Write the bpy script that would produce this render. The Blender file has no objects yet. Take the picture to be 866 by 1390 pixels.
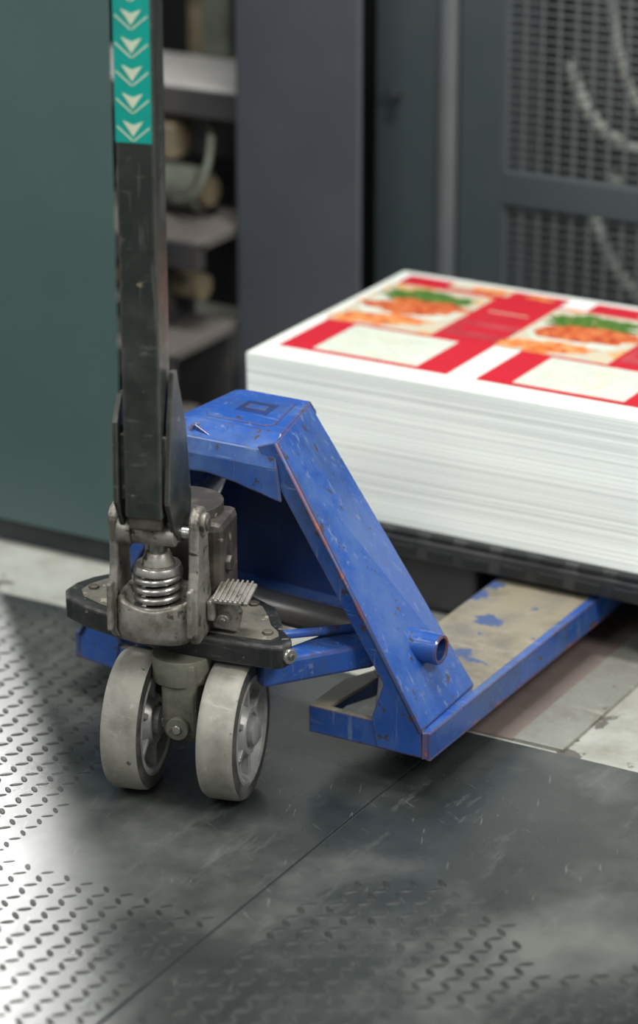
import bpy, bmesh, math, random
from mathutils import Vector, Matrix, noise
random.seed(7)
scene=bpy.context.scene
D=bpy.data
scene.view_settings.view_transform='Standard'

# ------------------------------------------------------------ materials
def newmat(name):
    m=D.materials.new(name); m.use_nodes=True
    nt=m.node_tree; b=nt.nodes['Principled BSDF']
    return m,nt,b
def tex(nt,kind,scale,coord='Object',mscale=(1,1,1),**kw):
    tc=nt.nodes.new('ShaderNodeTexCoord'); mp=nt.nodes.new('ShaderNodeMapping')
    mp.inputs['Scale'].default_value=mscale
    nt.links.new(tc.outputs[coord],mp.inputs['Vector'])
    n=nt.nodes.new(kind); n.inputs['Scale'].default_value=scale
    nt.links.new(mp.outputs['Vector'],n.inputs['Vector'])
    for k,v in kw.items(): n.inputs[k].default_value=v
    return n
def ramp(nt,src,stops):
    r=nt.nodes.new('ShaderNodeValToRGB')
    e=r.color_ramp.elements
    while len(e)<len(stops): e.new(.5)
    for i,(p,c) in enumerate(stops):
        e[i].position=p; e[i].color=(*c,1) if len(c)==3 else c
    nt.links.new(src,r.inputs['Fac'])
    return r
def mixc(nt,fac,a,b):
    m=nt.nodes.new('ShaderNodeMix'); m.data_type='RGBA'
    for sock,v in ((m.inputs[0],fac),(m.inputs[6],a),(m.inputs[7],b)):
        if hasattr(v,'links'): nt.links.new(v,sock)
        elif isinstance(v,(int,float)): sock.default_value=v
        else: sock.default_value=(*v,1)
    return m.outputs[2]
def bump(nt,b,src,strength=.2,dist=.002):
    n=nt.nodes.new('ShaderNodeBump'); n.inputs['Strength'].default_value=strength; n.inputs['Distance'].default_value=dist
    nt.links.new(src,n.inputs['Height']); nt.links.new(n.outputs['Normal'],b.inputs['Normal'])
def worn(name,base,dirt,chip=None,rough=.4,metal=0,dscale=9,chipth=.66,dirtpos=(.45,.7),cscale=45,spec=.5,bs=.15,scratch=None,edge=None,grime=None):
    m,nt,b=newmat(name)
    n1=tex(nt,'ShaderNodeTexNoise',dscale,Detail=8,Roughness=.65)
    r1=ramp(nt,n1.outputs['Fac'],[(dirtpos[0],(0,0,0)),(dirtpos[1],(1,1,1))])
    col=mixc(nt,r1.outputs['Color'],base,dirt)
    if grime:
        n6=tex(nt,'ShaderNodeTexNoise',5.5,mscale=(1,1.3,.7),Detail=9,Roughness=.72)
        r6=ramp(nt,n6.outputs['Fac'],[(.50,(0,0,0)),(.66,(.75,.75,.75))])
        col=mixc(nt,r6.outputs['Color'],col,grime)
    if scratch:
        for ms in ((1,1,.08),(.1,1,1)):
            n4=tex(nt,'ShaderNodeTexNoise',55,mscale=ms,Detail=4,Roughness=.7)
            r4=ramp(nt,n4.outputs['Fac'],[(.61,(0,0,0)),(.68,(.7,.7,.7))])
            col=mixc(nt,r4.outputs['Color'],col,scratch)
    if chip:
        n2=tex(nt,'ShaderNodeTexNoise',cscale,Detail=5,Roughness=.6)
        r2=ramp(nt,n2.outputs['Fac'],[(chipth,(0,0,0)),(chipth+.02,(1,1,1))])
        col=mixc(nt,r2.outputs['Color'],col,chip)
    if edge:
        bv=nt.nodes.new('ShaderNodeBevel'); bv.samples=4; bv.inputs['Radius'].default_value=.006
        ge=nt.nodes.new('ShaderNodeNewGeometry')
        dt=nt.nodes.new('ShaderNodeVectorMath'); dt.operation='DOT_PRODUCT'
        nt.links.new(bv.outputs[0],dt.inputs[0]); nt.links.new(ge.outputs['Normal'],dt.inputs[1])
        n5=tex(nt,'ShaderNodeTexNoise',38,Detail=5,Roughness=.7)
        ma=nt.nodes.new('ShaderNodeMath'); ma.operation='MULTIPLY_ADD'
        nt.links.new(n5.outputs['Fac'],ma.inputs[0]); ma.inputs[1].default_value=.22
        nt.links.new(dt.outputs['Value'],ma.inputs[2])
        mr=nt.nodes.new('ShaderNodeMapRange'); mr.inputs['From Min'].default_value=1.08; mr.inputs['From Max'].default_value=1.035
        mr.inputs['To Min'].default_value=0; mr.inputs['To Max'].default_value=1
        nt.links.new(ma.outputs[0],mr.inputs['Value'])
        col=mixc(nt,mr.outputs['Result'],col,edge)
    nt.links.new(col,b.inputs['Base Color'])
    rr=ramp(nt,n1.outputs['Fac'],[(.35,(max(.05,rough-.08),)*3),(.68,(min(1,rough+.18),)*3)])
    nt.links.new(rr.outputs['Color'],b.inputs['Roughness']); b.inputs['Metallic'].default_value=metal
    b.inputs['Specular IOR Level'].default_value=spec
    n3=tex(nt,'ShaderNodeTexNoise',120,Detail=4)
    bump(nt,b,n3.outputs['Fac'],bs,.001)
    return m
def plain(name,c,rough=.5,metal=0):
    return worn(name,c,tuple(x*.75 for x in c),rough=rough,metal=metal)

M={}
M['blue']=worn('blue_paint',(.020,.080,.33),(.07,.14,.34),(.06,.05,.06),rough=.25,chipth=.635,dirtpos=(.42,.70),cscale=34,scratch=(.15,.21,.36),edge=(.10,.06,.055),grime=(.042,.070,.15))
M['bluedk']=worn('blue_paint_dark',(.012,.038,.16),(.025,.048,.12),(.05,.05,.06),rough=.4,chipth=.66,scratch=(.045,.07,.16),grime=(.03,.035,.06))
M['bluetop']=worn('fork_top_dusty',(.25,.22,.16),(.13,.125,.13),(.05,.085,.20),rough=.42,chipth=.58,dscale=11,cscale=10,scratch=(.34,.31,.25),grime=(.12,.105,.08))
M['redchip']=worn('worn_lip',(.035,.07,.19),(.16,.05,.045),(.22,.075,.05),rough=.5,chipth=.58,cscale=40,dscale=30)
M['black']=worn('black_paint',(.018,.02,.021),(.045,.045,.042),(.16,.15,.13),rough=.33,chipth=.66,edge=(.14,.13,.115),scratch=(.08,.08,.075))
M['handle']=worn('handle_black',(.018,.023,.021),(.040,.046,.041),(.18,.15,.10),rough=.36,chipth=.67,cscale=30,scratch=(.075,.085,.075),edge=(.10,.09,.08))
M['cast']=worn('cast_aluminium',(.38,.36,.33),(.16,.145,.12),(.07,.06,.05),rough=.38,metal=.5,chipth=.62,dirtpos=(.40,.60),dscale=22,bs=.45)
M['castgreen']=worn('cast_dusty',(.17,.17,.135),(.075,.075,.06),(.24,.22,.17),rough=.6,metal=.2,chipth=.66,dscale=18,bs=.3)
M['steel']=worn('steel',(.5,.48,.46),(.2,.19,.17),rough=.25,metal=.85,dscale=30)
M['pump']=worn('pump_brown',(.050,.042,.036),(.13,.115,.095),(.25,.22,.17),rough=.45,metal=.2,chipth=.66,dscale=14)
M['tube']=worn('tube_grey',(.13,.13,.14),(.24,.215,.18),rough=.35,metal=.3)
M['dust']=worn('dusty_plate',(.13,.12,.10),(.04,.04,.037),(.26,.235,.19),rough=.5,dscale=18,chipth=.62)
M['tread']=worn('tyre_polyurethane',(.29,.28,.245),(.16,.155,.135),(.09,.09,.08),rough=.6,dscale=14,cscale=45,chipth=.69,scratch=(.36,.35,.31))
M['tyreside']=worn('tyre_side',(.035,.035,.032),(.13,.125,.11),rough=.55,dscale=14)
M['hub']=worn('hub_grey',(.34,.335,.32),(.18,.175,.165),(.08,.075,.065),rough=.42,metal=.3,dscale=20,chipth=.66)
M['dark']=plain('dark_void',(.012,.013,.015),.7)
M['teal_panel']=worn('teal_panel',(.055,.098,.096),(.061,.105,.102),rough=.42,dscale=1.5,bs=.05)
M['grey_panel']=worn('blue_grey_panel',(.056,.064,.078),(.068,.074,.086),rough=.45,dscale=2,bs=.05)
M['grey_panel2']=worn('slate_panel',(.040,.053,.060),(.050,.061,.067),rough=.45,dscale=2,bs=.05)
M['grille']=worn('grille_bars',(.085,.097,.10),(.065,.074,.076),rough=.45,dscale=3,bs=.05)
M['strip']=worn('edge_strip',(.15,.165,.17),(.12,.13,.135),rough=.4,metal=.3)
M['plinth']=plain('plinth_black',(.02,.025,.028),.6)
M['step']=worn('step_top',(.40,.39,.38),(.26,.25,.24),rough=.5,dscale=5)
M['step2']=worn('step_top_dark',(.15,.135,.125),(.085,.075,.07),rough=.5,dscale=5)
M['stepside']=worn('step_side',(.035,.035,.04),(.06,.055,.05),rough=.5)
M['beige']=worn('beige_parts',(.20,.16,.10),(.08,.07,.05),rough=.6,dscale=9)
M['olive']=worn('olive_parts',(.10,.11,.085),(.05,.05,.045),rough=.6,dscale=9)
M['cable']=plain('cable_cream',(.36,.38,.34),.5)
M['cavity']=worn('cavity_grey',(.06,.065,.07),(.025,.025,.03),(.16,.16,.14),rough=.6,dscale=5,cscale=7,chipth=.58)
M['pallet']=worn('pallet_plastic',(.022,.023,.025),(.055,.055,.055),rough=.35)
M['labelteal']=plain('label_teal',(.0,.31,.26),.35)
M['labelwhite']=plain('label_white',(.56,.64,.48),.4)
M['red']=worn('print_red',(.56,.018,.035),(.48,.015,.03),rough=.3,bs=0)
M['redlight']=worn('print_rose',(.42,.03,.045),(.50,.08,.09),rough=.3,bs=0)
M['printwhite']=worn('print_pale',(.58,.64,.55),(.68,.72,.64),rough=.4,dscale=60,bs=0)
M['plate_food']=worn('print_plate',(.60,.54,.40),(.48,.48,.44),(.66,.38,.16),rough=.4,dscale=25,cscale=22,chipth=.57,bs=0)
M['orange']=worn('print_salmon',(.56,.12,.035),(.68,.27,.10),(.40,.04,.015),rough=.4,dscale=50,cscale=60,chipth=.54,bs=0)
M['orange2']=worn('print_amber',(.68,.20,.05),(.76,.43,.19),(.5,.09,.03),rough=.4,dscale=60,chipth=.58,bs=0)
M['green']=worn('print_green',(.04,.14,.02),(.19,.24,.05),(.6,.5,.3),rough=.4,dscale=70,bs=0)
M['metalplate']=worn('floor_steel',(.34,.34,.30),(.22,.21,.18),(.15,.14,.12),rough=.35,metal=.4,dscale=10,scratch=(.5,.5,.45))
M['pinkplate']=worn('floor_rusty_steel',(.22,.175,.16),(.15,.12,.11),rough=.4,metal=.2,dscale=8)
M['concrete']=worn('concrete',(.38,.39,.355),(.23,.225,.19),(.11,.10,.09),rough=.5,dscale=7,cscale=12,chipth=.60)
m,nt,b=newmat('paper_edges')
n=tex(nt,'ShaderNodeTexNoise',6,mscale=(.4,.4,130),Detail=6,Roughness=.7)
r_=ramp(nt,n.outputs['Fac'],[(.3,(.80,.855,.82)),(.62,(.88,.92,.885))])
nt.links.new(r_.outputs['Color'],b.inputs['Base Color']); b.inputs['Roughness'].default_value=.7
bump(nt,b,n.outputs['Fac'],.06,.001); M['paperside']=m
m,nt,b=newmat('paper_white'); b.inputs['Base Color'].default_value=(.76,.80,.76,1); b.inputs['Roughness'].default_value=.45; M['paper']=m
# tread floor
m,nt,b=newmat('tread_floor')
n1=tex(nt,'ShaderNodeTexNoise',2.0,Detail=7,Roughness=.62)
r1=ramp(nt,n1.outputs['Fac'],[(.36,(.016,.020,.020)),(.52,(.034,.039,.038)),(.70,(.11,.113,.104))])
n2=tex(nt,'ShaderNodeTexNoise',16,mscale=(1,.25,1),Detail=8,Roughness=.75)
r2=ramp(nt,n2.outputs['Fac'],[(.56,(0,0,0)),(.76,(.7,.7,.7))])
col=mixc(nt,r2.outputs['Color'],r1.outputs['Color'],(.14,.142,.13))
for ms,rot in (((.10,1,1),.5),((1,.12,1),-.4)):
    tc=nt.nodes.new('ShaderNodeTexCoord'); mp=nt.nodes.new('ShaderNodeMapping'); mp2=nt.nodes.new('ShaderNodeMapping')
    mp.inputs['Rotation'].default_value=(0,0,rot); mp2.inputs['Scale'].default_value=ms
    n4=nt.nodes.new('ShaderNodeTexNoise'); n4.inputs['Scale'].default_value=110; n4.inputs['Detail'].default_value=4; n4.inputs['Roughness'].default_value=.6
    nt.links.new(tc.outputs['Object'],mp.inputs[0]); nt.links.new(mp.outputs[0],mp2.inputs[0]); nt.links.new(mp2.outputs[0],n4.inputs['Vector'])
    r4=ramp(nt,n4.outputs['Fac'],[(.66,(0,0,0)),(.72,(.35,.35,.35))])
    col=mixc(nt,r4.outputs['Color'],col,(.20,.20,.18))
nt.links.new(col,b.inputs['Base Color'])
r3=ramp(nt,n1.outputs['Fac'],[(.35,(.20,)*3),(.7,(.42,)*3)])
nt.links.new(r3.outputs['Color'],b.inputs['Roughness'])
b.inputs['Specular IOR Level'].default_value=.65
bump(nt,b,n2.outputs['Fac'],.25,.002); M['mat']=m
M['matbump']=worn('tread_bumps',(.020,.022,.022),(.05,.052,.049),rough=.5,dscale=5,spec=.35)

# ------------------------------------------------------------ builders
def empty(name):
    e=D.objects.new(name,None); scene.collection.objects.link(e); return e
def finish(name,bm,mat,parent=None,bevel=0,smooth=False,mats=None,segs=2,T=None,solid=0):
    if T is not None: bmesh.ops.transform(bm,matrix=T,verts=bm.verts)
    bmesh.ops.recalc_face_normals(bm,faces=bm.faces)
    me=D.meshes.new(name); bm.to_mesh(me); bm.free()
    for mm in (mats or [mat]): me.materials.append(M[mm])
    o=D.objects.new(name,me); scene.collection.objects.link(o)
    if smooth:
        for p in me.polygons: p.use_smooth=True
    if solid:
        s=o.modifiers.new('s','SOLIDIFY'); s.thickness=solid; s.offset=0
    if bevel:
        bv=o.modifiers.new('b','BEVEL'); bv.width=bevel; bv.segments=segs; bv.limit_method='ANGLE'; bv.angle_limit=math.radians(40)
        bv.harden_normals=False
    if parent: o.parent=parent
    return o
def box(name,x0,x1,y0,y1,z0,z1,mat,parent=None,bevel=.002,T=None):
    bm=bmesh.new(); bmesh.ops.create_cube(bm,size=1)
    for v in bm.verts:
        v.co=Vector(((x0+x1)/2+v.co.x*(x1-x0),(y0+y1)/2+v.co.y*(y1-y0),(z0+z1)/2+v.co.z*(z1-z0)))
    return finish(name,bm,mat,parent,bevel,T=T)
def prism(name,pts,axis,a0,a1,mat,parent=None,bevel=.002,T=None,smooth=False,segs=2):
    bm=bmesh.new()
    def P(p,a):
        if axis=='z': return (p[0],p[1],a)
        if axis=='y': return (p[0],a,p[1])
        return (a,p[0],p[1])
    A=[bm.verts.new(P(p,a0)) for p in pts]; B=[bm.verts.new(P(p,a1)) for p in pts]
    bm.faces.new(A); bm.faces.new(B[::-1]); n=len(pts)
    for i in range(n): bm.faces.new([A[i],A[(i+1)%n],B[(i+1)%n],B[i]])
    return finish(name,bm,mat,parent,bevel,smooth,T=T,segs=segs)
def plate(name,pts3,th,mat,parent=None,bevel=.0015,T=None):
    bm=bmesh.new(); bm.faces.new([bm.verts.new(p) for p in pts3])
    return finish(name,bm,mat,parent,bevel,T=T,solid=th)
def cyl(name,p0,p1,r0,mat,parent=None,r1=None,n=32,bevel=.0015,T=None,cap=True):
    p0=Vector(p0);p1=Vector(p1); r1=r0 if r1 is None else r1
    bm=bmesh.new(); bmesh.ops.create_cone(bm,cap_ends=cap,segments=n,radius1=r0,radius2=r1,depth=(p1-p0).length)
    q=(p1-p0).to_track_quat('Z','Y').to_matrix().to_4x4()
    bmesh.ops.transform(bm,matrix=Matrix.Translation((p0+p1)/2)@q,verts=bm.verts)
    o=finish(name,bm,mat,parent,bevel,T=T)
    for p in o.data.polygons:
        if len(p.vertices)==4: p.use_smooth=True
    return o
def lathe(name,prof,mat,parent=None,T=None,n=64,mats=None,pm=None,closed=True):
    bm=bmesh.new(); rings=[]
    for k in range(n):
        a=2*math.pi*k/n
        rings.append([bm.verts.new((w,r*math.cos(a),r*math.sin(a))) for r,w in prof])
    m_=len(prof)
    for k in range(n):
        A=rings[k];B=rings[(k+1)%n]
        for i in range(m_ if closed else m_-1):
            f=bm.faces.new([A[i],A[(i+1)%m_],B[(i+1)%m_],B[i]])
            if pm: f.material_index=pm[i]
    bmesh.ops.remove_doubles(bm,verts=bm.verts,dist=1e-6)
    o=finish(name,bm,mat,parent,0,True,mats=mats,T=T)
    e=o.modifiers.new('e','EDGE_SPLIT'); e.split_angle=math.radians(32)
    return o
def tube(name,pts,r,mat,parent=None,T=None):
    cu=D.curves.new(name,'CURVE'); cu.dimensions='3D'; cu.bevel_depth=r; cu.bevel_resolution=4; cu.use_fill_caps=True
    sp=cu.splines.new('NURBS' if len(pts)<30 else 'POLY'); sp.points.add(len(pts)-1)
    for i,p in enumerate(pts):
        q=Vector(p)
        if T is not None: q=T@q
        sp.points[i].co=(*q,1)
    if sp.type=='NURBS': sp.order_u=3; sp.use_endpoint_u=True
    cu.materials.append(M[mat])
    o=D.objects.new(name,cu); scene.collection.objects.link(o)
    if parent:o.parent=parent
    return o

# ------------------------------------------------------------ floor
fl=empty('floor')
MATY=.52; SEAM=.285
box('concrete_slab',-6,6,-6,6,-.1,-.004,'concrete',fl,0)
box('seam_filler',SEAM-.01,SEAM+.01,-4,.415,-.0045,-.003,'plinth',fl,0)
def polyplate(name,pts,z0,z1,mat): return prism(name,pts,'z',z0,z1,mat,fl,.0012)
polyplate('tread_plate_a',[(-3,-4),(SEAM-.002,-4),(SEAM-.002,MATY),(-3,MATY)],-.006,0,'mat')
polyplate('tread_plate_b',[(SEAM+.002,-4),(3,-4),(3,.415),(SEAM+.002,.415)],-.006,-.0005,'mat')
box('steel_cover',.375,.462,.425,2.2,-.006,.003,'metalplate',fl,.001)
box('rusty_cover',.24,.374,.425,2.2,-.006,.001,'pinkplate',fl,.001)
bm=bmesh.new()
pitch=.034
def loz(cx,cy,ang,L,W,h):
    ca,sa=math.cos(ang),math.sin(ang)
    def P(x,y,z): return bm.verts.new((cx+x*ca-y*sa,cy+x*sa+y*ca,z))
    base=[P(L*math.cos(t),W*math.sin(t),-.0006) for t in [i*math.pi/4 for i in range(8)]]
    top=[P(.6*L*math.cos(t),.55*W*math.sin(t),h) for t in [i*math.pi/4 for i in range(8)]]
    for i in range(8): bm.faces.new([base[i],base[(i+1)%8],top[(i+1)%8],top[i]])
    bm.faces.new(top)
cl=lambda v:max(0,min(1,v))
i=0
y=-1.3
while y<.50:
    x=-1.1; j=0
    while x<1.3:
        if not (y>.39 and x>SEAM-.02) and abs(x-SEAM)>.014:
            n_=noise.noise(Vector((x*2.2+3,y*2.2,0)))
            if x>SEAM: wear=cl((.04-y+.12*n_)/.34)*cl((x-.30)/.3+cl((-.40-y)/.2))
            else: wear=max(cl((-x-.08)/.18),cl((-.26-y)/.2))
            h=.0016*cl((n_+.55)*1.6)*wear
            if h>.0003: loz(x,y,math.radians(45 if (i+j)%2 else -45)+random.uniform(-.05,.05),.0135,.0055,h)
        x+=pitch; j+=1
    y+=pitch*.62; i+=1
finish('tread_lozenges',bm,'matbump',fl,smooth=False)

# ------------------------------------------------------------ background machines
pm_=empty('printing_press_side_cabinet')
prism('cabinet_body',[(-.87,.72),(-.556,.72),(-.565,.728),(-.76,1.0),(-1.05,1.0)],'z',.045,2.6,'teal_panel',pm_,.003)
prism('cabinet_plinth',[(-.865,.735),(-.57,.735),(-.75,.99),(-1.04,.99)],'z',0,.045,'plinth',pm_,0)
pc=empty('machine_column')
prism('column_body',[(-.754,1.45),(-.478,1.45),(-.472,1.456),(-.58,1.64),(-.754,1.70)],'z',0,2.6,'grey_panel',pc,.004)
w=empty('wall_back')
box('back_dark',-2.2,1.6,2.35,2.45,0,2.6,'dark',w,0)
wl=empty('light_blocker')
box('light_block_panel',-1.62,-1.54,1.60,2.34,0,2.6,'plinth',wl,0)  # unseen panel added to keep the back-left spot off the jack
pg=empty('printing_press_cabinet')
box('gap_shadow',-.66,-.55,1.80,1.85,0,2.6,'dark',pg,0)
box('door_panel',-.549,-.405,1.65,1.80,0,2.6,'grey_panel2',pg,.004)
box('edge_rail',-.403,-.365,1.635,1.80,0,2.6,'strip',pg,.012)
box('frame_panel',-.360,-.262,1.645,1.80,0,2.6,'grey_panel2',pg,.004)
box('frame_mid',-.262,1.3,1.645,1.68,.505,.572,'grey_panel2',pg,.003)
box('frame_top',-.262,1.3,1.645,1.68,1.35,2.6,'grey_panel2',pg,.003)
box('cavity_back',-.26,1.3,2.2,2.25,0,2.6,'cavity',pg,0)
box('cavity_part',-.10,.25,1.95,2.1,.05,.38,'step2',pg,.01)
box('cavity_part_b',.02,.5,1.95,2.1,.72,.95,'olive',pg,.01)
box('cavity_part_c',-.25,-.06,1.9,2.1,.60,1.2,'stepside',pg,.01)
cyl('door_knob',(-.502,1.65,.70),(-.502,1.625,.70),.012,'plinth',pg)
bm=bmesh.new()
def addbox(bm,x0,x1,y0,y1,z0,z1):
    r=bmesh.ops.create_cube(bm,size=1)
    for v in r['verts']: v.co=Vector(((x0+x1)/2+v.co.x*(x1-x0),(y0+y1)/2+v.co.y*(y1-y0),(z0+z1)/2+v.co.z*(z1-z0)))
for za,zb in ((.0,.505),(.572,1.35)):
    z=za
    while z<zb:
        addbox(bm,-.262,1.3,1.6535,1.6565,z,z+.0048); z+=.0175
    x=-.262
    while x<1.3:
        addbox(bm,x,x+.0065,1.653,1.657,za,zb); x+=.036
finish('vent_grille',bm,'grille',pg)
tube('cable_a',[(-.10,1.9,1.5),(-.12,1.80,1.0),(-.09,1.78,.8),(-.03,1.80,.66),(.04,1.85,.60)],.010,'cable',pg)
tube('cable_b',[(-.24,1.9,.74),(-.16,1.80,.66),(-.05,1.80,.60),(.10,1.80,.62),(.3,1.8,.7)],.013,'cable',pg)
tube('cable_c',[(-.14,1.9,.52),(-.06,1.80,.47),(.06,1.80,.44),(.3,1.85,.46)],.014,'cable',pg)
tube('cable_d',[(-.16,1.85,.46),(-.10,1.80,.38),(-.02,1.80,.30),(.1,1.80,.27),(.3,1.9,.3)],.012,'cable',pg)
# steps
st=empty('machine_steps')
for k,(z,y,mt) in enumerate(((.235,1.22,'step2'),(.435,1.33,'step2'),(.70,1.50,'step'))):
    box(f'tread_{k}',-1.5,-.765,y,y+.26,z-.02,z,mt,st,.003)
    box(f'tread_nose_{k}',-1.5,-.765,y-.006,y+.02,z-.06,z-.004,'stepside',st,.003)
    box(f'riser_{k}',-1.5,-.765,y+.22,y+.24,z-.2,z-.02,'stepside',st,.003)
box('tread_low',-1.5,-.765,1.08,1.32,.03,.10,'step2',st,.003)
box('support_bracket',-.90,-.87,1.26,1.48,.235,.415,'stepside',st,.004)
cyl('motor_body',(-1.05,1.52,.49),(-.86,1.50,.49),.045,'olive',st)
cyl('motor_cap',(-.87,1.50,.49),(-.84,1.497,.49),.03,'beige',st)
box('junction_box',-1.0,-.93,1.50,1.58,.54,.62,'beige',st,.01)
box('beige_block_b',-1.15,-1.02,1.9,2.05,.6,1.0,'beige',st,.01)
box('grey_block',-1.02,-.95,1.75,1.85,.70,.90,'olive',st,.01)
cyl('guide_roll',(-1.2,1.42,.33),(-.80,1.40,.32),.028,'beige',st)
cyl('pipe',(-1.4,1.85,.85),(-.8,1.9,.85),.02,'step',st)
tube('hose',[(-.95,1.5,.47),(-.86,1.42,.47),(-.82,1.44,.53),(-.84,1.5,.60),(-.9,1.6,.64)],.008,'olive',st)

# ------------------------------------------------------------ pallet + paper
pl=empty('plastic_pallet')
px0,px1,py0,py1=-.355,.66,.785,1.42
box('deck',px0,px1,py0,py1,.122,.1575,'pallet',pl,.004)
box('deck_lip',px0-.004,px1+.004,py0-.006,py1+.004,.112,.146,'pallet',pl,.003)
for k in range(14):
    x=px0+.04+k*.07
    box(f'rib_{k}',x,x+.045,py0-.009,py0-.004,.118,.134,'dark',pl,.001)
    box(f'notch_{k}',x,x+.045,py0-.002,py0+.008,.150,.1575,'dark',pl,.001)
for k,(a,b_) in enumerate(((-.13,.11),(.42,.64))):
    for q,(c,d_) in enumerate(((.82,.95),(1.04,1.18),(1.27,1.40))):
        box(f'foot_{k}_{q}',a,b_,c,d_,0.003,.112,'pallet',pl,.008)
ps=empty('printed_paper_stack')
X0,X1,Y0,Y1,Z0,Z1=-.340,.62,.80,1.385,.1585,.425
bm=bmesh.new(); NX,NY,NZ=48,28,110
rings=[]
for k in range(NZ+1):
    z=Z0+(Z1-Z0)*k/NZ
    jx=random.uniform(-.0003,.0003)+.0015*noise.noise(Vector((0,0,z*14))); jy=random.uniform(-.0003,.0003)+.002*noise.noise(Vector((5,0,z*12)))
    ring=[]
    per=[(X0+(X1-X0)*i/NX,Y0) for i in range(NX)]+[(X1,Y0+(Y1-Y0)*i/NY) for i in range(NY)]+[(X1-(X1-X0)*i/NX,Y1) for i in range(NX)]+[(X0,Y1-(Y1-Y0)*i/NY) for i in range(NY)]
    for (x,y) in per:
        wv=.0035*noise.noise(Vector((x*3,y*3,z*9)))
        zz=z+(.0018*noise.noise(Vector((x*4,y*4,z*3))) if 3<k<NZ-3 else 0)
        ring.append(bm.verts.new((x+jx+wv,y+jy+wv,zz)))
    rings.append(ring)
n=len(rings[0])
for k in range(NZ):
    for i in range(n): 
        f=bm.faces.new([rings[k][i],rings[k][(i+1)%n],rings[k+1][(i+1)%n],rings[k+1][i]])
tf=bm.faces.new(rings[-1]); tf.material_index=1
bm.faces.new(rings[0][::-1])
finish('sheets',bm,None,ps,mats=['paperside','paper'])
lay=[0]
def patch(name,pts,mat):
    lay[0]+=1
    z=Z1+.0004+lay[0]*.00004
    bm=bmesh.new(); bm.faces.new([bm.verts.new((x,y,z)) for x,y in pts]); finish(name,bm,mat,ps)
def rect(name,x0,x1,y0,y1,mat): patch(name,[(x0,y0),(x1,y0),(x1,y1),(x0,y1)],mat)
def blob(name,cx,cy,rx,ry,mat,seed=0,amp=.15,rot=0):
    pts=[]
    for i in range(60):
        a=2*math.pi*i/60; k=1+amp*noise.noise(Vector((math.cos(a)*2+seed,math.sin(a)*2,seed)))+amp*.5*noise.noise(Vector((math.cos(a)*6+seed,math.sin(a)*6,seed)))
        x,y=rx*k*math.cos(a),ry*k*math.sin(a)
        pts.append((cx+x*math.cos(rot)-y*math.sin(rot),cy+x*math.sin(rot)+y*math.cos(rot)))
    patch(name,pts,mat)
rect('red_link',-.12,.12,1.08,1.315,'red')
for c in range(2):
    ox=c*.39; of=c*.345
    rect('red_base',-.313+ox,.022+ox,.862,1.365,'red')
    rect('text_box',-.250+ox,-.043+ox,.877,1.035,'printwhite')
    for q in range(5): rect('text_line',-.23+ox,-.085+ox-.02*(q%2),.90+q*.024,.903+q*.024,'plate_food')
    rect('photo_bg',-.320+of,-.105+of,1.045,1.305,'plate_food')
    blob('plate',-.215+of,1.185,.098,.095,'printwhite',c,.05)
    blob('herbs',-.215+of,1.238,.090,.052,'green',c+3,.6)
    blob('salmon',-.208+of,1.180,.098,.046,'orange',c+5,.4,.2)
    blob('amber_food',-.235+of,1.085,.088,.034,'orange2',c+8,.5,.25)
    rect('rose_block',-.095+of,.030+of,1.07,1.16,'redlight')
    rect('rose_block',-.080+of,.015+of,1.10,1.135,'red')
    rect('pale_block',-.215+ox,-.09+ox,1.325,1.365,'plate_food')
    rect('amber_strip',-.17+ox,-.10+ox,1.332,1.358,'orange2')
    rect('pale_text',-.08+of,.0+of,1.19,1.197,'redlight')
    rect('pale_text',-.08+of,.0+of,1.225,1.23,'plate_food')
    blob('food_b',-.03+ox,1.345,.03,.012,'orange2',c+2,.5)

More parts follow.
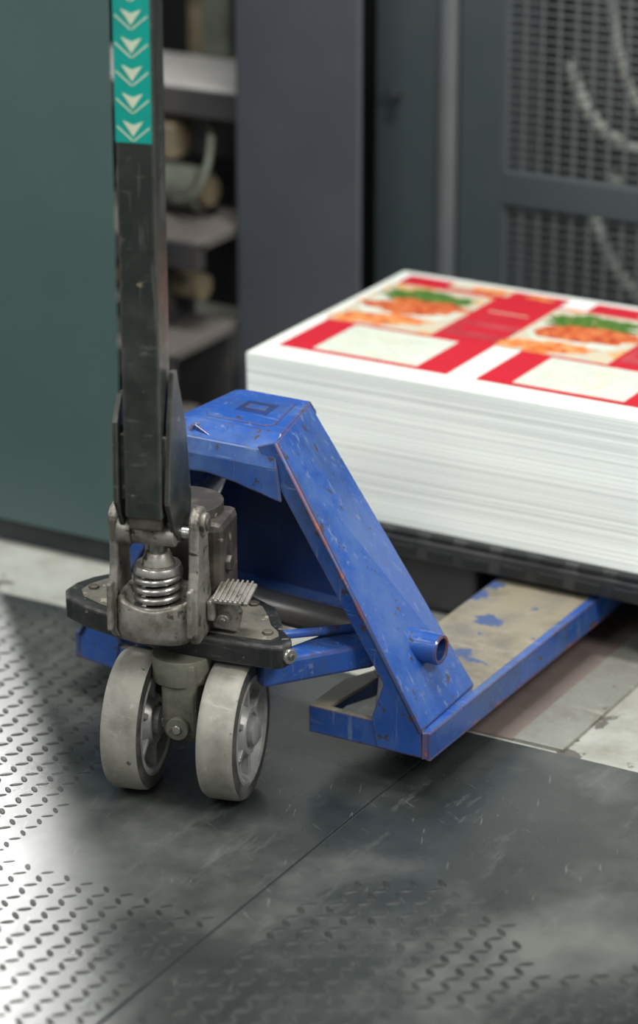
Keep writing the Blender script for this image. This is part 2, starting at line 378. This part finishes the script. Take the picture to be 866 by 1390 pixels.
# ------------------------------------------------------------ pallet jack
pj=empty('pallet_jack')
CX=.004
def mir(p,s):
    if s>0: return p
    x=2*CX-p[0]; y=p[1]+.060*max(0,(CX-x))/.34
    return (x,y)+tuple(p[2:])
for s in (1,-1):
    t='near' if s>0 else 'far'
    def PZ(name,pts,z0,z1,mat,bev=.0015): return prism(name,[mir(p,s) for p in pts],'z',z0,z1,mat,pj,bev)
    zt,zb=.100,.055
    PZ(f'fork_top_{t}',[(.16,.35),(.347,.35),(.347,1.15),(.30,1.34),(.21,1.34),(.16,1.15)],zt-.006,zt,'bluetop')
    PZ(f'fork_edge_{t}',[(.333,.30),(.3485,.30),(.3485,1.15),(.333,1.15)],zt-.0055,zt+.0006,'blue')
    PZ(f'fork_heel_left_{t}',[(.137,.19),(.168,.203),(.180,.335),(.16,.352),(.137,.30)],zt-.006,zt+.0003,'bluetop')
    PZ(f'fork_heel_front_{t}',[(.137,.19),(.335,.19),(.335,.203),(.168,.203)],zt-.0062,zt,'bluetop')
    PZ(f'fork_heel_right_{t}',[(.180,.335),(.245,.203),(.347,.19),(.347,.352),(.16,.352)],zt-.0058,zt-.0002,'blue')
    def skirt(nm,a,b_,mat='blue',z1=zt-.001):
        a=mir(a,s);b_=mir(b_,s)
        plate(nm,[(a[0],a[1],zb),(b_[0],b_[1],zb),(b_[0],b_[1],z1),(a[0],a[1],z1)],.006,mat,pj)
    skirt(f'skirt_front_{t}',(.137,.192),(.337,.192))
    skirt(f'skirt_a_{t}',(.140,.19),(.140,.30)); skirt(f'skirt_b_{t}',(.140,.30),(.162,.352)); skirt(f'skirt_c_{t}',(.162,.352),(.162,1.15))
    skirt(f'skirt_d_{t}',(.162,1.15),(.21,1.335)); skirt(f'skirt_e_{t}',(.21,1.335),(.30,1.335)); skirt(f'skirt_f_{t}',(.30,1.335),(.345,1.15))
    skirt(f'skirt_right_{t}',(.345,.19),(.345,1.15))
    skirt(f'skirt_corner_{t}',(.335,.188),(.346,.196),'redchip')
    a=mir((.345,.19),s)
    box(f'skirt_lip_{t}',a[0]-.0038,a[0]+.0038,a[1],1.15,zb-.002,zb+.002,'redchip',pj,.001)
    cyl(f'load_roller_{t}',mir((.215,1.15,.04),s),mir((.295,1.15,.04),s),.04,'tread',pj)
    T1=(.079,.19,.520);T2=(.032,.37,.520);B1=(.333,.187,.100);B2=(.325,.378,.100)
    plate(f'leg_web_{t}',[mir(p,s) for p in (T1,T2,B2,B1)],.008,'blue',pj,.003)
    q=[(T1[0],T1[2]),(B1[0],B1[2]),(B1[0]+.004,.057),(B1[0]-.075,.057),(B1[0]-.085,.105),(B1[0]-.065,.165),(T1[0]-.0308,T1[2]-.0114)]
    plate(f'leg_front_flange_{t}',[mir((x,.1905,z),s) for x,z in q],.007,'blue',pj,.0015)
    e0=Vector(mir((T1[0]+.002,.186,T1[2]),s));e1=Vector(mir((B1[0]+.001,.184,B1[2]),s))
    cyl(f'leg_edge_{t}',e0,e1,.0030,'redchip',pj,n=10,bevel=0)
    T0=Matrix.Translation((0,.285 if s>0 else .335,.195))
    pr=[(.0245,.25),(.0245,.314),(.0225,.317),(.0185,.317),(.0175,.314),(.0175,.25)]
    if s<0: pr=[(r,2*CX-w_) for r,w_ in pr]
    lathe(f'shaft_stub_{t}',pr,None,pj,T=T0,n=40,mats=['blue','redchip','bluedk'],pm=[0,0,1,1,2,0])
# hood: bent sheet over the top of the frame
prof=[(.392,.455),(.392,.500),(.375,.520),(.222,.520),(.192,.503),(.184,.480),(.182,.452)]
def interp(j):
    y=prof[j][0]; tt=max(0,min(1,(y-.19)/.18)); return (-.120+.014*tt, .080-.046*tt)
bm=bmesh.new(); NXH=24; cols=[]
for i in range(NXH+1):
    f_=i/NXH; col_=[]
    for j,(yy,zz) in enumerate(prof):
        xl,xr=interp(j)
        x=xl+(xr-xl)*f_
        if f_<.2: zz-=.005*(1-f_/.2)**2
        if j==6: zz+=.003*noise.noise(Vector((x*30,1,3)))-.024*max(0,f_-.50)/.50; x+=.014*f_
        if j==5: x+=.006*f_
        col_.append(bm.verts.new((x,yy,zz)))
    cols.append(col_)
for i in range(NXH):
    for j in range(6): bm.faces.new([cols[i][j],cols[i+1][j],cols[i+1][j+1],cols[i][j+1]])
finish('hood',bm,'blue',pj,.003,solid=.006,smooth=False)
prism('hood_boss',[(-.070,.235),(.035,.235),(.044,.25),(.022,.350),(.010,.360),(-.066,.360),(-.076,.345),(-.080,.25)],'z',.519,.5255,'blue',pj,.004,segs=3)
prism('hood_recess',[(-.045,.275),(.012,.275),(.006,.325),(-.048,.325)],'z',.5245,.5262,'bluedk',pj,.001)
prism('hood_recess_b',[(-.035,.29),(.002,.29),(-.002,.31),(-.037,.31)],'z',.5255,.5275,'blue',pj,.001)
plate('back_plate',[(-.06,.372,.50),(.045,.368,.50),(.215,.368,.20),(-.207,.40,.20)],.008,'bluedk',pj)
plate('back_lip',[(-.207,.398,.20),(.215,.366,.20),(.215,.340,.196),(-.207,.370,.196)],.006,'blue',pj)
cyl('cross_shaft',(-.245,.325,.195),(.25,.285,.195),.0245,'tube',pj)
for s in (1,-1):
    t='near' if s>0 else 'far'
    q=[(.105,.085),(.125,.072),(.232,.222),(.225,.285),(.165,.285)]
    prism(f'rocker_{t}',[mir(p,s) for p in q],'z',.170,.212,'blue',pj,.006)
    cyl(f'rocker_rod_{t}',mir((.095,.10,.238),s),mir((.20,.27,.215),s),.007,'blue',pj)
    cyl('push_rod',mir((.25,.30,.075),s),mir((.25,1.1,.06),s),.009,'tube',pj)
# base plate (black wheel guard)
def arc(cx,cy,r,a0,a1,n): return [(cx+r*math.cos(math.radians(a0+(a1-a0)*i/n)),cy+r*math.sin(math.radians(a0+(a1-a0)*i/n))) for i in range(n+1)]
outl=[(-.222,.135),(-.232,.10),(-.230,.070),(-.212,.046),(-.165,.028),(-.09,.016),(0,.012),(.08,.020),(.14,.030),(.162,.034),(.176,.042),(.180,.064),(.170,.080),(.145,.100),(.120,.135),(.09,.17),(.02,.20),(-.06,.205),(-.15,.195),(-.20,.17)]
prism('base_plate',outl,'z',.224,.262,'black',pj,.006,segs=3)
cx_,cy_=-.025,.10
inn=[(cx_+(x-cx_)*.87,cy_+(y-cy_)*.80) for x,y in outl]
prism('base_plate_dust',inn,'z',.2615,.2645,'dust',pj,.001)
prism('base_plate_collar',[(cx_+(x-cx_)*.5,cy_-.01+(y-cy_)*.5) for x,y in outl],'z',.262,.275,'dust',pj,.004)
cyl('guard_bolt',(.178,.056,.243),(.185,.054,.243),.012,'steel',pj,n=24)
cyl('guard_bolt_in',(.184,.054,.243),(.188,.053,.243),.006,'black',pj,n=6)
for bx,by in ((.135,.07),(.06,.155),(-.19,.09)):
    cyl('plate_bolt',(bx,by,.262),(bx,by,.269),.009,'pump',pj,n=6)
# ---- steering assembly
T=Matrix.Translation((-.004,0,0))@Matrix.Rotation(math.radians(15),4,'Z')
WLY=.018; WR=.108
def wheel(name,lx):
    W=.030; k_=WR/.1
    TW=T@Matrix.Translation((lx,WLY,WR))
    pr=[(.078,-W+.001),(.091,-W),(.0965,-W+.002),(.0993,-W+.007),(.1,-W+.014),(.1,W-.014),(.0993,W-.007),(.0965,W-.002),(.091,W),(.078,W-.001)]
    lathe(name+'_tyre',[(r*k_,w) for r,w in pr],None,pj,T=TW,mats=['tread','tyreside'],pm=[1,1,0,0,0,0,0,1,1,0],n=72)
    for sg in (1,-1):
        h=[(.0785,0),(.0785,W-.0005),(.074,W+.0005),(.069,W-.002),(.066,W-.016),(.042,W-.019),(.037,W-.006),(.034,W-.001),(.026,W-.001),(.024,W-.004),(.021,W-.004),(.0205,W+.006),(.016,W+.009),(.0001,W+.010),(.0001,0)]
        lathe(name+f'_hub_{sg}',[(r*k_,w*sg) for r,w in h],'hub',pj,T=TW,n=64,closed=False)
        for k in range(6):
            a=k*math.pi/3
            TR=TW@Matrix.Rotation(a,4,'X')
            x0,x1=sorted((sg*(W-.020),sg*(W-.0045)))
            box(name+f'_rib_{sg}_{k}',x0,x1,-.0045,.0045,.036,.077,'hub',pj,.0015,T=TR)
wheel('wheel_right',.101); wheel('wheel_left',-.048)
CW=.027
def TT(lx=0,ly=0,z=0): return T@Matrix.Translation((lx,ly,z))
carr=[(-.042,.224),(.042,.224),(.040,.13)]+arc(0,.122,.038,0,-180,14)[1:-1]+[(-.040,.13)]
prism('wheel_carrier',carr,'x',CW-.028,CW+.028,'castgreen',pj,.010,T=TT(0,WLY),segs=3)
cyl('carrier_boss',(CW,WLY-.036,.120),(CW,WLY-.050,.120),.018,'castgreen',pj,T=T)
cyl('carrier_bolt',(CW,WLY-.048,.120),(CW,WLY-.054,.120),.008,'steel',pj,T=T,n=6)
cyl('carrier_collar',(CW-.005,WLY,.185),(CW-.005,WLY,.226),.046,'castgreen',pj,T=T)
cyl('axle',(-.07,WLY,WR),(.125,WLY,WR),.012,'steel',pj,T=T)
# yoke bowl
bm=bmesh.new()
bowl=[(.020,.264),(.044,.265),(.055,.270),(.060,.285),(.060,.335),(.056,.340),(.050,.336),(.049,.30),(.0001,.296)]
rings=[];N=48
for k in range(N):
    a=2*math.pi*k/N
    ring=[]
    for r,z in bowl:
        cut=0
        if z>.30:
            fr=max(0,-math.sin(a)); cut=.016*fr**4
        p=4; sc=1/((abs(math.cos(a))**p+abs(math.sin(a))**p)**(1/p))
        ring.append(bm.verts.new((r*sc*math.cos(a)*.96,-.018+r*sc*math.sin(a)*.80,z-cut)))
    rings.append(ring)
for k in range(N):
    A=rings[k];B=rings[(k+1)%N]
    for i in range(len(bowl)-1): bm.faces.new([A[i],A[i+1],B[i+1],B[i]])
finish('yoke_bowl',bm,'cast',pj,smooth=True,T=T)
arm=[(-.052,.285),(-.050,.34),(-.040,.38)]+arc(-.012,.448,.026,190,-10,14)+[(.022,.36),(.035,.30),(.035,.264),(-.035,.264)]
prism('yoke_arm_left',arm,'x',-.070,-.056,'cast',pj,.004,T=T)
prism('yoke_arm_right',arm,'x',.052,.067,'cast',pj,.004,T=T)
cyl('lug_boss_r',(.066,-.012,.448),(.074,-.012,.448),.017,'cast',pj,T=T)
cyl('lug_pin_r',(.073,-.012,.448),(.077,-.012,.448),.010,'pump',pj,T=T)
cyl('lug_boss_l',(-.070,-.012,.448),(-.074,-.012,.448),.017,'cast',pj,T=T)
box('yoke_rib',.056,.064,-.066,-.048,.285,.36,'cast',pj,.003,T=T)
box('yoke_rib',-.067,-.059,-.066,-.048,.285,.36,'cast',pj,.003,T=T)
hel=[]
for i in range(260):
    a=i/260*2*math.pi*4.2
    hel.append((.032*math.cos(a),-.022+.032*math.sin(a),.308+.062*i/260))
tube('spring',hel,.0054,'steel',pj,T=T)
cyl('piston',(0,-.022,.296),(0,-.022,.40),.019,'plinth',pj,T=T)
cyl('spring_cap',(0,-.022,.372),(0,-.022,.384),.038,'steel',pj,T=T,r1=.034)
cyl('spring_cap_cone',(0,-.022,.384),(0,-.022,.404),.026,'cast',pj,T=T,r1=.018)
cyl('piston_head',(0,-.022,.402),(0,-.022,.425),.015,'steel',pj,T=T)
cyl('press_roller',(-.034,-.044,.438),(.036,-.044,.438),.0165,'cast',pj,T=T)
cyl('press_roller_l',(-.050,-.046,.442),(-.028,-.046,.442),.021,'cast',pj,T=T)
cyl('press_pin',(-.056,-.024,.436),(.052,-.024,.436),.009,'steel',pj,T=T)
# pump body
cyl('pump_cylinder',(.008,.085,.264),(.008,.085,.445),.060,'pump',pj,T=T)
box('pump_block',-.02,.082,.03,.125,.268,.43,'pump',pj,.012,T=T)
box('pump_valve',.04,.088,.015,.065,.268,.300,'pump',pj,.006,T=T)
cyl('pump_plug',(.080,.06,.36),(.090,.06,.36),.013,'pump',pj,T=T,n=6)
# pedal / release lever
box('pedal_arm',.068,.080,-.005,.045,.290,.322,'cast',pj,.004,T=T)
prism('pedal_bracket',[(-.025,.272),(.012,.268),(.018,.300),(.006,.322),(-.02,.322),(-.03,.30)],'y',-.004,.010,'cast',pj,.003,T=TT(.098,.018))
T2_=T@Matrix.Translation((.102,.02,.33))@Matrix.Rotation(math.radians(10),4,'X')
box('pedal_pad',-.026,.030,-.028,.030,-.005,.001,'cast',pj,.002,T=T2_)
for k in range(7): box(f'pedal_ridge_{k}',-.024+k*.0075,-.0205+k*.0075,-.029,.030,.000,.005,'cast',pj,.001,T=T2_)
cyl('pedal_bolt',(.092,.014,.292),(.092,-.002,.292),.0095,'steel',pj,T=T,n=20)
cyl('pedal_bolt_b',(.092,.0,.292),(.092,-.006,.292),.006,'steel',pj,T=T,n=6)
# handle
hx0,hx1,hy0,hy1=-.028,.028,-.085,-.032
box('handle_tube',hx0,hx1,hy0,hy1,.475,1.50,'handle',pj,.004,T=T)
box('handle_foot',hx0+.004,hx1-.004,hy0+.004,hy1-.004,.455,.48,'pump',pj,.004,T=T)
prL=[(-.090,.50),(-.086,.62),(-.060,.655),(-.040,.655),(.0,.56),(.020,.47),(.015,.425),(-.030,.425),(-.060,.45)]
prR=[(-.085,.50),(-.070,.62),(-.052,.692),(-.040,.692),(.0,.60),(.022,.48),(.015,.425),(-.030,.422),(-.060,.45)]
prism('handle_fork_plate_left',prL,'x',-.044,-.036,'handle',pj,.0015,T=T)
prism('handle_fork_plate_right',prR,'x',.032,.040,'handle',pj,.0015,T=T)
for a,b_ in ((-.037,-.027),(.026,.034)): box('weld_spacer',a,b_,-.075,-.035,.50,.60,'handle',pj,.002,T=T)
box('label',hx0+.001,hx1-.003,hy0-.0012,hy0+.001,1.030,1.46,'labelteal',pj,0,T=T)
for k in range(11):
    z=1.047+k*.0385; xm=(hx0+hx1-.002)/2
    q=[(xm,z-.008),(xm+.015,z+.014),(xm,z+.008),(xm-.015,z+.014)]
    prism(f'chevron_{k}',q,'y',hy0-.0022,hy0-.001,'labelwhite',pj,0,T=T)
    for sg in (-1,1):
        xe=xm+sg*.0235
        prism(f'hatch_{k}_{sg}',[(xe,z+.004),(xe,z+.0065),(xm+sg*.001,z-.0125),(xm+sg*.001,z-.0150)],'y',hy0-.0020,hy0-.001,'labelwhite',pj,0,T=T)
tube('handle_loop',[(-.002,-.055,1.48),(-.07,-.055,1.50),(-.15,-.055,1.56),(-.15,-.055,1.68),(-.08,-.055,1.74),(.08,-.055,1.74),(.15,-.055,1.68),(.15,-.055,1.56),(.07,-.055,1.50),(.0,-.055,1.48)],.014,'handle',pj,T=T)

# ------------------------------------------------------------ lights
def area(name,loc,tgt,size,power,col=(1,1,1),sy=None):
    l=D.lights.new(name,'AREA'); l.size=size; l.energy=power; l.color=col
    if sy: l.shape='RECTANGLE'; l.size_y=sy
    o=D.objects.new(name,l); scene.collection.objects.link(o); o.location=loc
    o.rotation_euler=(Vector(tgt)-Vector(loc)).to_track_quat('-Z','Y').to_euler(); return o
area('ceiling_light_main',(.1,.45,3.3),(.1,.35,0),1.2,92,(1,.995,.96),.4)
area('right_fill',(2.6,-.5,2.8),(.2,.6,.2),.9,78,(1,.985,.95))  # fill from the right, brightens the front face of the stack
area('ceiling_light_left',(-2.0,-2.2,2.8),(-.3,.2,.3),1.0,40,(.98,1,.96))
area('front_fill',(.4,-3.2,3.2),(.2,.6,.2),1.2,42,(1,.995,.96))  # added fill above the camera, lifts the surfaces facing the viewer
area('cavity_fill',(.3,1.95,1.9),(.1,2.0,.5),.4,5,(1,.97,.9))  # fill added inside the cavity to brighten what shows through the grille
sp=D.lights.new('floor_sheen_spot','SPOT'); sp.energy=270; sp.spot_size=math.radians(60); sp.shadow_soft_size=.11; sp.color=(1,.99,.96)  # unseen spot added behind left for the bright floor sheen, no window there
so=D.objects.new('floor_sheen_spot',sp); scene.collection.objects.link(so); so.location=(-2.4,2.46,2.0)
so.rotation_euler=(Vector((-.5,-.1,0))-so.location).to_track_quat('-Z','Y').to_euler()
wd=D.worlds.new('World'); scene.world=wd; wd.use_nodes=True
wd.node_tree.nodes['Background'].inputs[0].default_value=(.85,.88,.85,1); wd.node_tree.nodes['Background'].inputs[1].default_value=.40

# ------------------------------------------------------------ camera
cam=D.cameras.new('camera'); co=D.objects.new('camera',cam); scene.collection.objects.link(co)
cam.sensor_fit='VERTICAL'; cam.sensor_height=36; cam.sensor_width=24; cam.lens=3925/1390*36
co.location=(2.165,-3.335,1.98)
co.rotation_euler=(math.radians(90-21),0,math.radians(29.7))
cam.clip_end=50
cam.dof.use_dof=True; cam.dof.focus_distance=4.36; cam.dof.aperture_fstop=1.7
scene.camera=co
